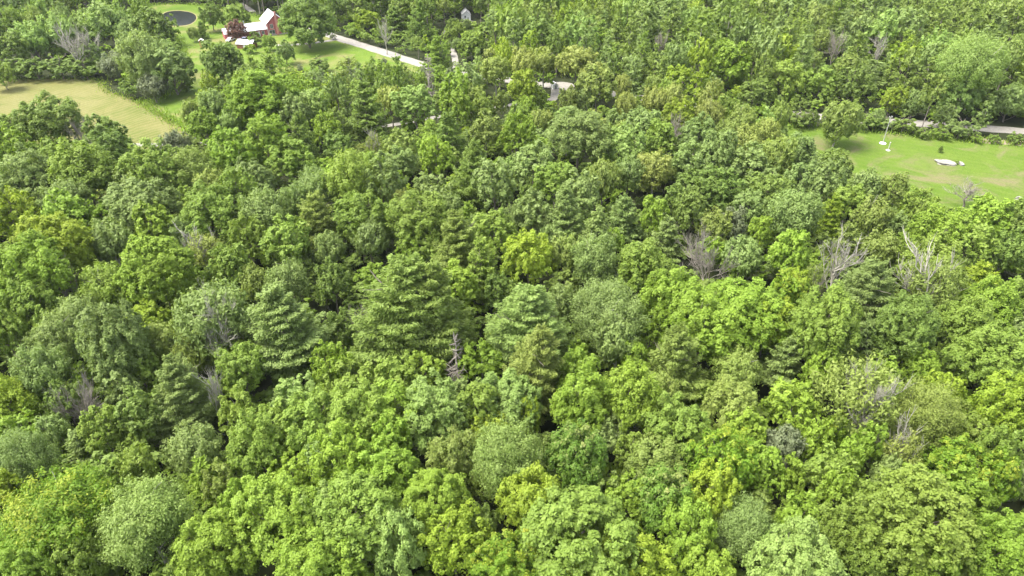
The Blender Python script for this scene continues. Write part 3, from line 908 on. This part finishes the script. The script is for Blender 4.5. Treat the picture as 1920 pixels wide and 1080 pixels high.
for X, Y in pts:
    bx, by, dep = px(X, Y, 0)
    d = math.hypot(X, Y)
    if by > 1500 or bx < -260 or bx > 2180: continue
    if any(inside(q, bx, by) for q in OPEN): continue
    if (np.hypot(RQ[:, 0]-X, RQ[:, 1]-Y) < 3.0).any(): continue
    if (bx < 215 and 98 < by < 150): continue
    inframe_zone = by > 255
    r = (random.uniform(3.1, 5.0) if d < 240 else random.uniform(3.6, 6.8)) if d > 190 else random.uniform(2.7, 4.4) if d > 150 else random.uniform(2.2, 3.6)
    dd = np.hypot(A[:, 0]-X, A[:, 1]-Y)
    if (dd < (.72*A[:, 2]+.62*r if d > 170 else .58*A[:, 2]+.5*r)).any(): continue
    sz = (.55*r+2.4)*(random.uniform(.86, 1.12) if d < 190 else random.uniform(.95, 1.45))
    if inframe_zone and d < 190 and (dd < A[:, 2]+r+2.5).any(): sz *= random.uniform(.55, .8)       # fillers under the listed crowns stay lower
    elif inframe_zone: sz *= .9
    ok = True
    for _ in range(3):
        cx, cy, cdep = px(X, Y, 1.9*sz); rx = r*F/float(cdep); ry = (sz*.9)*F/float(cdep)*.95
        infront = FARA[:, 1] > Y-1
        hit2 = ((((FARI[:, 0]-cx)/(rx+FARI[:, 2]*.55))**2+((FARI[:, 1]-cy)/(ry+FARI[:, 2]*.55))**2 < 1) & infront).any()
        hit = hit2 or ((((CS[:, 0]-cx)/(rx+2))**2+((CS[:, 1]-cy)/(ry+3))**2) < 1).any()
        if not hit: break
        sz *= .66; r *= .8
    if hit: continue
    cx = float(cx); cy = float(cy)
    u = random.random()
    if inside(DUSK, float(bx), float(by)): k, c = 'P', ('k' if u < .85 else 'd')
    elif cx > 1080 and cy < 150: k = 'P' if u < .55 else ('S' if u < .85 else 'B'); c = random.choice('ccgmmggpoy' if k != 'P' else 'ccccmggg')
    elif cx < 420 and cy < 140: k = 'S' if u < .8 else 'B'; c = random.choice('gppmog')
    elif 880 < cx < 1450 and 95 < cy < 275: k = 'S' if u < .6 else ('B' if u < .85 else 'P'); c = random.choice('ttooyypgm')
    elif cy < 140: k = 'P' if u < .4 else ('S' if u < .6 else 'B'); c = random.choice('ddcmgoyd')
    elif cy < 420: k = 'P' if u < .32 else ('S' if u < .5 else 'B'); c = random.choice('mmggbodcy' if k != 'S' else 'gggmotp')
    else: k = 'P' if u < .3 else ('S' if u < .4 else 'B'); c = random.choice('mmbbdgc' if k != 'S' else 'ggmmp')
    v, t = random.choice(FP[k+('2' if d < 190 else '3')])
    items.append((v, t, X, Y, 0, random.uniform(0, 6.28), r, sz, PK.index(c), len(PK)+(1 if random.random() < .35 else 0)))
mats_all = [LM[k] for k in PK]+[BARK, PALEBARK]
print('woodland trees', len(items))
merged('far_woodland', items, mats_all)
items = []
for _ in range(7500):
    Y = 25+345*random.random()**.8; X = random.uniform(-1, 1)*(.80*(Y*CT+CAMH*ST)+10)
    bx, by, dep = px(X, Y, 0)
    if any(inside(q, bx, by) for q in OPEN) or (np.hypot(RQ[:, 0]-X, RQ[:, 1]-Y) < 3.4).any(): continue
    v, t = random.choice(FP['U']); r = random.uniform(1.1, 2.6); sz = r*random.uniform(.45, .9)
    cx, cy, cd_ = px(X, Y, 1.9*sz)
    if ((np.abs(CS[:, 0]-cx) < r*F/cd_) & (np.abs(CS[:, 1]-cy) < r*.8*F/cd_)).any(): continue
    items.append((v, t, X, Y, -.3*sz, random.uniform(0, 6.28), r, sz, PK.index(random.choice('ddmbmb')), 0))
print('undergrowth', len(items))
merged('undergrowth', items, mats_all, False)
# tall grass round the edges of the clearings
g = Geo()
def tufts(poly, jit, h, per=2.2, pal='b'):
    P = [gp(x, y)[:2] for x, y in poly]
    for i in range(len(P)):
        a, b_ = P[i-1], P[i]; L = math.hypot(a[0]-b_[0], a[1]-b_[1]); n = int(L*per*6)
        if L > 140 or n < 1: continue
        s = rng.uniform(0, 1, n); c = np.stack([a[0]+(b_[0]-a[0])*s, a[1]+(b_[1]-a[1])*s], 1)+rng.normal(0, jit, (n, 2))
        keep = np.array([(np.hypot(RQ[:, 0]-q[0], RQ[:, 1]-q[1]) > 4).all() for q in c]); c = c[keep]; n = len(c)
        if n < 1: continue
        hh = h*rng.uniform(.4, 1.2, n)
        Pn = np.concatenate([c, hh[:, None]*.5], 1)
        v, f = leaves(Pn, np.concatenate([rng.normal(size=(n, 2)), np.full((n, 1), .5)], 1), hh*.6, .16, np.tile([0, 0, 1.], (n, 1))+rng.normal(0, .25, (n, 3)))
        g.add(v, f, rng.uniform(.1, .9, n), rng.choice([PK.index(k) for k in pal], n))
tufts(P_MEADOW, 1.6, 1.0, 2.5, 'bmyb'); tufts(P_LAWN, 1.4, .9, 2, 'bmb'); tufts(P_FIELD, 1.2, .7, 2, 'bmot')
v, f, t, mi = g.arrays(); me = mesh_from('tall_grass', v, f, t, mi, mats_all); o = bpy.data.objects.new('tall_grass', me); COL.objects.link(o); o['kind'] = 'stuff'
# ------------------------------------------------------------------ built things
import bmesh
def bm_obj(name, verts, faces, m, parent=None, bevel=0):
    me = bpy.data.meshes.new(name); bm = bmesh.new()
    vs = [bm.verts.new(v) for v in verts]
    for f in faces: bm.faces.new([vs[i] for i in f])
    bmesh.ops.recalc_face_normals(bm, faces=bm.faces)
    if bevel: bmesh.ops.bevel(bm, geom=list(bm.edges), offset=bevel, segments=2, affect='EDGES')
    bm.to_mesh(me); bm.free(); me.materials.append(m)
    o = bpy.data.objects.new(name, me); COL.objects.link(o)
    if parent: o.parent = parent
    return o
BF = [(0, 1, 2, 3), (4, 5, 6, 7), (0, 1, 5, 4), (1, 2, 6, 5), (2, 3, 7, 6), (3, 0, 4, 7)]
def bxv(x0, x1, y0, y1, z0, z1): return [(x0, y0, z0), (x1, y0, z0), (x1, y1, z0), (x0, y1, z0), (x0, y0, z1), (x1, y0, z1), (x1, y1, z1), (x0, y1, z1)]
def boxes(name, bs, m, parent=None, bevel=0):
    V, Fc = [], []
    for b in bs: k = len(V); V += bxv(*b); Fc += [tuple(i+k for i in f) for f in BF]
    return bm_obj(name, V, Fc, m, parent, bevel)
def gable_wall(name, x0, x1, y0, y1, he, hr, m, parent, axis='y'):
    """closed gabled volume; ridge along axis"""
    if axis == 'y':
        xm = (x0+x1)/2; sec = [(x0, 0), (x1, 0), (x1, he), (xm, hr), (x0, he)]
        V = [(a, y0, z) for a, z in sec]+[(a, y1, z) for a, z in sec]
    else:
        ym = (y0+y1)/2; sec = [(y0, 0), (y1, 0), (y1, he), (ym, hr), (y0, he)]
        V = [(x0, a, z) for a, z in sec]+[(x1, a, z) for a, z in sec]
    Fc = [(0, 1, 2, 3, 4), (5, 6, 7, 8, 9)]+[(i, (i+1) % 5, (i+1) % 5+5, i+5) for i in range(5)]
    return bm_obj(name, V, Fc, m, parent)
def gable_roof(name, x0, x1, y0, y1, he, hr, over, th, m, parent, axis='y'):
    if axis == 'y': a0, a1, l0, l1 = x0, x1, y0-over, y1+over
    else: a0, a1, l0, l1 = y0, y1, x0-over, x1+over
    am = (a0+a1)/2; sl_ = (hr-he)/(am-a0); e = over*.9
    sec = [(a0-e, he-e*sl_+.03), (am, hr+.03), (a1+e, he-e*sl_+.03), (a1+e, he-e*sl_+.03+th), (am, hr+.03+th*1.1), (a0-e, he-e*sl_+.03+th)]
    V = [((a, l0, z) if axis == 'y' else (l0, a, z)) for a, z in sec]+[((a, l1, z) if axis == 'y' else (l1, a, z)) for a, z in sec]
    Fc = [(0, 1, 4, 5), (1, 2, 3, 4), (6, 7, 10, 11), (7, 8, 9, 10)]+[(i, (i+1) % 6, (i+1) % 6+6, i+6) for i in range(6)]
    return bm_obj(name, V, Fc, m, parent)
def clapboard(name, c0, c1, rib='z', sc=9.0):
    m, n, l, b = mat(name, .8, .15); tc = n.new('ShaderNodeTexCoord')
    wv = n.new('ShaderNodeTexWave'); wv.bands_direction = rib.upper(); wv.inputs['Scale'].default_value = sc/6.28; wv.wave_profile = 'SAW'; l.new(tc.outputs['Object'], wv.inputs[0])
    nz = noise(n, l, 1.4, 4, .6, 0, tc.outputs['Object']); r = ramp(n, [(.3, c0), (.7, c1)]); l.new(nz.outputs[0], r.inputs[0]); l.new(r.outputs[0], b.inputs['Base Color'])
    bm_ = n.new('ShaderNodeBump'); bm_.inputs['Strength'].default_value = .5; bm_.inputs['Distance'].default_value = .04; l.new(wv.outputs[0], bm_.inputs['Height']); l.new(bm_.outputs[0], b.inputs['Normal'])
    return m
REDW = clapboard('red_clapboard', (.32, .085, .095), (.42, .14, .15))
WROOF = clapboard('white_metal_roof', (.40, .40, .42), (.52, .52, .54), 'y', 12)
TRIM = noisy('white_trim', (.55, .53, .52), (.64, .62, .60), 2, .6)
BRICK = noisy('faded_brick', (.40, .16, .14), (.55, .27, .24), 5, .9, .1, .3)
GREY = noisy('grey_metal', (.16, .16, .17), (.26, .26, .27), 2, .5, .4)
m, n, l, b = mat('window_glass', .08, .6); b.inputs['Base Color'].default_value = (.05, .06, .07, 1); GLASS = m
WALLW = clapboard('white_clapboard', (.66, .66, .64), (.80, .80, .78))
DARKROOF = noisy('grey_shingle', (.38, .37, .37), (.52, .51, .50), 3, .9)
POLEW = noisy('weathered_pole', (.26, .26, .23), (.38, .38, .34), 3, .8)

def window(root, x, z, w, h, y=0, axis='y', sign=-1):
    """white frame, sill, mullion; dark pane; on the wall plane y (facing -y)"""
    t = .09
    f = boxes('window', [(x-w/2-t, x+w/2+t, y-.08, y-.004, z+h/2, z+h/2+t), (x-w/2-t, x-w/2, y-.08, y-.004, z-h/2, z+h/2), (x+w/2, x+w/2+t, y-.08, y-.004, z-h/2, z+h/2),
                         (x-.03, x+.03, y-.06, y-.004, z-h/2, z+h/2)], TRIM, root)
    boxes('pane', [(x-w/2, x-.03, y-.04, y-.006, z-h/2, z+h/2), (x+.03, x+w/2, y-.04, y-.006, z-h/2, z+h/2)], GLASS, f)
    boxes('sill', [(x-w/2-t-.05, x+w/2+t+.05, y-.14, y-.004, z-h/2-.10, z-h/2-.002)], TRIM, f)
    return f
# farmhouse: local x along the gable wall, local -y out of the gable
A0 = Vector((*gp(504, 67.5)[:2], 0)); B0 = Vector((*gp(539, 63.0)[:2], 0))
v = B0-A0; yaw = math.atan2(v.y, v.x); GW = v.length
print('gable width', GW, 'yaw', math.degrees(yaw), A0)
h = empty('farmhouse', A0, yaw)
tag(h, 'red farmhouse with white metal roofs and a lower wing beside the lawn', 'house')
HE, HR, HL = 5.0, 8.4, 10.5
gable_wall('wall', 0, GW, 0, HL, HE, HR, REDW, h)
rf = gable_roof('roof', 0, GW, 0, HL, HE, HR, .45, .16, WROOF, h)
boxes('chimney', [(GW/2-.45, GW/2+.45, -.45, -.01, 0, HR+.05), (GW/2-.35, GW/2+.35, -.40, .28, HR+.06, HR+.85)], BRICK, h)
boxes('corner_board', [(-.02, .16, -.035, .14, 0, HE-.05)], TRIM, h); boxes('corner_board', [(GW-.16, GW+.02, -.035, .14, 0, HE-.05)], TRIM, h)
window(h, GW*.24, 3.75, 1.1, 1.5); window(h, GW*.78, 3.75, 1.1, 1.5)
window(h, GW*.22, 1.45, 2.2, 1.5); window(h, GW*.80, 1.35, 1.1, 1.5)
boxes('foundation', [(-.06, GW+.06, -.06, HL+.06, 0, .35)], DARKROOF, h)
WL, WD0, WD1 = 11.5, .7, 7.0
wg = empty('wing_tmp', (0, 0, 0)); bpy.data.objects.remove(wg)
gable_wall('wing_wall', -WL, -.01, WD0, WD1, 2.8, 5.0, REDW, h, 'x')
gable_roof('wing_roof', -WL, -.35, WD0, WD1, 2.8, 5.0, .35, .14, WROOF, h, 'x')
window(h, -1.9, 1.5, 1.0, 1.2, WD0)
boxes('door', [(-4.0, -3.1, WD0-.05, WD0-.004, .05, 2.1)], TRIM, h)
boxes('stove_pipe', [(-WL+3.0, -WL+3.35, 3.7, 4.05, 4.95, 6.1), (-WL+2.92, -WL+3.43, 3.62, 4.13, 6.1, 6.25)], GREY, h)
gable_wall('rear_wing_wall', -WL-5.5, -WL-.01, WD0+1.6, WD1+.6, 2.3, 3.9, REDW, h, 'x')
gable_roof('rear_wing_roof', -WL-5.5, -WL-.35, WD0+1.6, WD1+.6, 2.3, 3.9, .3, .14, WROOF, h, 'x')
# low shed
X, Y, _ = gp(464, 89.5)
s = empty('garden_shed', (X, Y, 0), R(-12)); tag(s, 'low shed with a broad white roof below the farmhouse wing', 'shed')
gable_wall('wall', -3.3, 3.3, -2, 2, 1.9, 3.1, clapboard('brown_board', (.16, .07, .05), (.26, .12, .08)), s, 'x')
gable_roof('roof', -3.3, 3.3, -2, 2, 1.9, 3.1, .35, .12, WROOF, s, 'x')
boxes('door', [(-.5, .5, -2.05, -2.004, .02, 1.85)], TRIM, s)
# white house far behind the lane
X, Y, _ = gp(877, 39)
s = empty('white_house', (X-.5, Y, 0), R(8), (.65, .8, .7)); tag(s, 'small white gabled house glimpsed among trees at the end of the side lane', 'house')
gable_wall('wall', -2.9, 2.9, 0, 8, 3.6, 6.0, WALLW, s)
gable_roof('roof', -2.9, 2.9, 0, 8, 3.6, 6.0, .35, .14, WROOF, s)
window(s, -.9, 2.5, 1.0, 1.3); boxes('door', [(.6, 1.5, -.05, -.004, .02, 2.05)], GREY, s)
# white shed in the gravel clearing
X, Y, _ = gp(1040, 166)
s = empty('small_shed', (X, Y, 0), R(20), (.7, .7, .75)); tag(s, 'small white shed in the pale gravel clearing among trees', 'shed')
gable_wall('wall', -1.4, 1.4, -1.2, 1.6, 1.9, 2.9, WALLW, s); gable_roof('roof', -1.4, 1.4, -1.2, 1.6, 1.9, 2.9, .2, .08, WROOF, s)
boxes('door', [(-.45, .45, -1.25, -1.204, .02, 1.75)], GREY, s)
# cars under the maroon tree
CARP = {'white': noisy('white_car_paint', (.70, .70, .72), (.76, .76, .78), 1, .25, .5), 'blue': noisy('blue_grey_car_paint', (.16, .19, .26), (.22, .25, .33), 1, .25, .5)}
TYRE = noisy('tyre_rubber', (.02, .02, .02), (.035, .035, .035), 3, .9)
def car(pxx, pyy, rz, paint, label):
    X, Y, _ = gp(pxx, pyy); c = empty('parked_car', (X, Y, 0), rz)
    sec = [(-2.2, .35), (-2.25, .85), (-1.3, .98), (-.75, 1.45), (.95, 1.47), (1.75, 1.0), (2.2, .9), (2.22, .35)]
    V = [(a, -.86+(.12 if z > 1.1 else 0), z) for a, z in sec]+[(a, .86-(.12 if z > 1.1 else 0), z) for a, z in sec]; k = len(sec)
    bm_obj('body', V, [tuple(range(k)), tuple(range(2*k-1, k-1, -1))]+[(i, (i+1) % k, (i+1) % k+k, i+k) for i in range(k)], paint, c, .04)
    boxes('windscreen', [(-1.18, -.84, -.62, .62, 1.06, 1.36)], GLASS, c); boxes('rear_window', [(1.05, 1.5, -.62, .62, 1.08, 1.36)], GLASS, c)
    boxes('side_window', [(-.75, 1.0, -.90, -.86, 1.03, 1.34)], GLASS, c); boxes('side_window', [(-.75, 1.0, .86, .90, 1.03, 1.34)], GLASS, c)
    for sx in (-1.35, 1.35):
        for sy in (-.83, .83):
            V = [(sx+.33*math.cos(a*math.pi/6), sy+d_, .33+.33*math.sin(a*math.pi/6)) for d_ in (-.1, .1) for a in range(12)]
            bm_obj('wheel', V, [tuple(range(12)), tuple(range(23, 11, -1))]+[(i, (i+1) % 12, (i+1) % 12+12, i+12) for i in range(12)], TYRE, c)
    tag(c, label, 'car', 'cars parked by the farmhouse')
car(433, 77, R(70), CARP['white'], 'white car parked at the left side of the maroon leaved tree')
car(459, 76.5, R(15), CARP['blue'], 'blue grey car parked just right of the maroon leaved tree')
# little garden structure
X, Y, _ = gp(380, 88)
s = empty('play_tower', (X, Y, 0), R(15)); tag(s, 'small wooden garden tower with a pale canopy and sloping board', 'play tower')
WOODR = noisy('reddish_wood', (.34, .14, .06), (.46, .22, .10), 3, .8)
for a in (-.7, .7):
    for c in (-.7, .7): boxes('post', [(a-.07, a+.07, c-.07, c+.07, 0, 2.5)], WOODR, s)
boxes('platform', [(-.8, .8, -.8, .8, 1.1, 1.22)], WOODR, s)
gable_roof('canopy', -.9, .9, -.9, .9, 2.55, 3.1, .1, .06, TRIM, s)
bm_obj('slide', [(-.3, -.8, 1.2), (.3, -.8, 1.2), (.3, -3.6, .1), (-.3, -3.6, .1), (-.3, -.8, 1.12), (.3, -.8, 1.12), (.3, -3.6, .02), (-.3, -3.6, .02)], BF, WOODR, s)
# utility pole in the meadow, and the short post
def cyl(name, r0, r1, z0, z1, m, parent, sides=14, off=(0, 0)):
    V = [(off[0]+(r0 if k == 0 else r1)*math.cos(a*2*math.pi/sides), off[1]+(r0 if k == 0 else r1)*math.sin(a*2*math.pi/sides), (z0, z1)[k]) for k in (0, 1) for a in range(sides)]
    return bm_obj(name, V, [tuple(range(sides)), tuple(range(2*sides-1, sides-1, -1))]+[(i, (i+1) % sides, (i+1) % sides+sides, i+sides) for i in range(sides)], m, parent)
X, Y, _ = gp(1655, 269)
s = empty('utility_pole', (X, Y, 0)); tag(s, 'tall pale pole with a small head standing in the meadow on a pale pad', 'utility pole')
cyl('shaft', .13, .09, .2, 8.0, POLEW, s); boxes('top_bracket', [(-.62, .42, -.07, .07, 7.55, 7.68)], POLEW, s)
cyl('insulator', .07, .05, 7.69, 7.9, TRIM, s, 8, (-.5, 0)); cyl('insulator', .07, .05, 7.69, 7.9, TRIM, s, 8, (.36, 0))
cyl('base_pad', .95, .85, .031, .2, TRIM, s, 16)
X, Y, _ = gp(1665, 282)
s = empty('short_post', (X, Y, 0)); tag(s, 'short pale post on a round pad right of the tall pole', 'post')
cyl('post', .13, .12, .16, 2.3, POLEW, s); cyl('base_pad', .6, .5, .031, .155, TRIM, s, 12); cyl('cap', .16, .14, 2.301, 2.38, TRIM, s, 10)
# rocks
ROCK = noisy('white_ledge_rock', (.13, .125, .11), (.30, .29, .26), .9, .9, .15, .5)
def rock(name, X, Y, lx, ly, lz, rz, seed, notch=None):
    rr = random.Random(seed); bm = bmesh.new(); bmesh.ops.create_icosphere(bm, subdivisions=4, radius=1)
    from mathutils import noise as mn
    for v_ in bm.verts:
        p = v_.co.copy(); q = Vector((max(-.8, min(.8, p.x))*1.15, max(-.75, min(.75, p.y))*1.2, max(-.5, min(.55, p.z))*1.6))
        q += p*(mn.noise(p*1.6+Vector((seed, 0, 0)))*.32+mn.noise(p*4.5+Vector((seed, 3, 0)))*.22)
        v_.co = Vector((q.x*lx, q.y*ly, q.z*lz))
    me = bpy.data.meshes.new(name); bm.to_mesh(me); bm.free(); me.materials.append(ROCK)
    o = bpy.data.objects.new(name, me); COL.objects.link(o); o.location = (X, Y, lz*.25); o.rotation_euler = (0, 0, rz)
    return o
X, Y, _ = gp(1778, 307)
root = empty('rock_outcrop', (X, Y, 0)); tag(root, 'long flat white rock ledge in the meadow with a grassy notch at its right end', 'rock')
a = rock('ledge', -.7, .2, 2.5, 1.45, .40, R(-14), 3); a.parent = root
a = rock('end_slab', 3.2, -.4,   .55, 1.25, .34, R(-10), 9); a.parent = root
gg = crown_broad(7, 5, 9, .16, lobe=1.5); ob = link('grass_tuft', build('grass_tuft', gg, [LM['d']]), root, LM['d']); ob.location = (2.1, 0, -.9); ob.scale = (.7, .9, .6)
X, Y, _ = gp(1909, 374)
r_ = rock('boulder', X, Y, .8, .55, .5, R(30), 5); tag(r_, 'single pale boulder at the right edge of the meadow above the trees', 'rock')
# shrubs along the meadow road, the field edge and in the meadow
SHR = """
1500 232 44 d|dark shrub at the far left end of the meadow's back edge
1625 236 44 d|dark shrub at the foot of the trees just right of the willow
1655 238 36 g|grey green shrub behind the tall pale pole
1690 240 44 d|dark shrub right of the pole, below the yellow green tree
1728 254 30 d|dark shrub below the first visible stretch of road
1762 256 32 m|mid green shrub below the pale open tree, left side
1795 250 52 g|broad dark grey shrub under the pale open tree
1828 263 24 m|small green shrub between the road stretches, right
1862 264 24 d|dark shrub left of the grey green tree at the road
1900 264 30 d|wide dark shrub beneath the grey green tree at the right edge
30 140 60 d|dark hedge shrub at the left end of the mown field
75 138 60 d|dark hedge shrub, second from the left behind the mown field
120 138 60 d|dark hedge shrub, third from the left behind the mown field
165 138 56 d|dark hedge shrub at the right end of the hedge by the field
625 72 14 k|small grey bush where the gravel road starts
480 82 30 m|round green bush right of the low white roofed shed
470 96 26 r|shrub with reddish leaves in front of the low shed
655 128 40 o|olive bush at the near edge of the farmhouse lawn
600 128 40 d|dark green bush at the bottom of the farmhouse lawn
350 168 26 d|dark green bush at the shaded edge of the grass strip
478 68 20 d|dark green bush between the maroon tree and the farmhouse
"""
UP = [build('shrub_crown', crown_broad(16, 8, 14, .10, lobe=1.2), [LM['d']]) for _ in range(4)]
US = [build('shrub_stems', trunk_geo(), [BARK]) for _ in range(2)]
for ln in SHR.strip().split('\n'):
    hh, lab = ln.split('|'); q = hh.split(); x, y, w = map(float, q[:3]); X, Y, dep = gp(x, y+w*.18); r = w/2/F*dep
    s = empty('shrub', (X, Y, 0), random.uniform(0, 6), (r, r, r*.62)); link('foliage', random.choice(UP), s, LM[q[3]]).location = (0, 0, -.85)
    link('stems', random.choice(US), s, BARK); tag(s, lab, 'shrub', 'shrubs at the clearing edges')
X, Y, _ = gp(1762, 286)
s = empty('young_spruce', (X, Y, 0), 0, (.85, .85, .62)); link('crown', random.choice(protos['P0']), s, LM['d']); link('trunk', protos['T'][0], s, BARK)
tag(s, 'tiny dark young spruce alone in the meadow above the white ledge', 'tree')

# ------------------------------------------------------------------ labels of the forest trees
SH = {(123, 925): 'corner tree with yellow tips', (303, 495): 'billowing bright maple', (113, 462): 'golden yellow tree', (540, 598): 'drooping feathery pine',
      (748, 575): 'giant tiered pine', (1135, 562): 'blue grey poplar', (985, 590): 'feathery pale pine', (1757, 435): 'clumpy meadow edge tree', (1620, 545): 'wide layered pine',
      (957, 862): 'silvery round tree', (852, 1005): 'lime green tree', (1083, 992): 'large domed tree', (1467, 828): 'smoky grey tree', (1697, 838): 'thin tan tree',
      (1695, 958): 'huge clumpy tree', (875, 322): 'dark tiered pine', (1080, 245): 'wide slanting oak', (485, 168): 'big bright yellowish tree', (415, 122): 'dark rounded lawn tree',
      (1575, 232): 'lone olive willow', (1397, 975): 'pale leaved round tree', (1365, 132): 'bright green far tree', (270, 118): 'wide grey green tree', (1540, 612): 'broad domed tree',
      (1085, 855): 'pink tipped maple', (965, 1068): 'orange tipped bottom tree'}
LMK = []
for root, x, y, short in marks:
    k = (int(x), int(y))
    if k in SH: LMK.append((x, y, SH[k]))
    elif short and short != root['label']: LMK.append((x, y, short))
SECT = ['right of', 'above and right of', 'above', 'above and left of', 'left of', 'below and left of', 'below', 'below and right of']
cells = {}
for root, x, y, w, k, c in auto:
    lx, ly, nm = min(LMK, key=lambda q: math.hypot(q[0]-x, (q[1]-y)*1.2))
    a = math.atan2(-(y-ly), x-lx); s_ = SECT[int(round(a/(math.pi/4))) % 8]
    cells.setdefault((nm, s_, COLW[c], KIND[k][1]), []).append((math.hypot(lx-x, ly-y), root, w))
ORD = ['nearest', 'second nearest', 'third nearest', 'fourth nearest', 'fifth nearest', 'sixth nearest']
for (nm, s_, cw, kw), lst in cells.items():
    lst.sort(key=lambda q: q[0])
    for i, (d_, root, w) in enumerate(lst):
        tail = f'{s_} the {nm}'
        lab = f'{cw} {kw}, {ORD[i]} one {tail}' if len(lst) > 1 else f'{cw} {kw} {tail}'
        tag(root, lab, 'tree')


# ------------------------------------------------------------------ air
hm = bpy.data.materials.new('haze_air'); hm.use_nodes = True; hm.node_tree.nodes.clear()
pv = hm.node_tree.nodes.new('ShaderNodeVolumePrincipled'); pv.inputs['Color'].default_value = (.88, .95, 1, 1); pv.inputs['Density'].default_value = .00005; pv.inputs['Anisotropy'].default_value = .1
ho = hm.node_tree.nodes.new('ShaderNodeOutputMaterial'); hm.node_tree.links.new(pv.outputs[0], ho.inputs['Volume'])
hz = boxes('haze', [(-720, 720, -170, 1120, -1, 82)], hm); hz['kind'] = 'stuff'
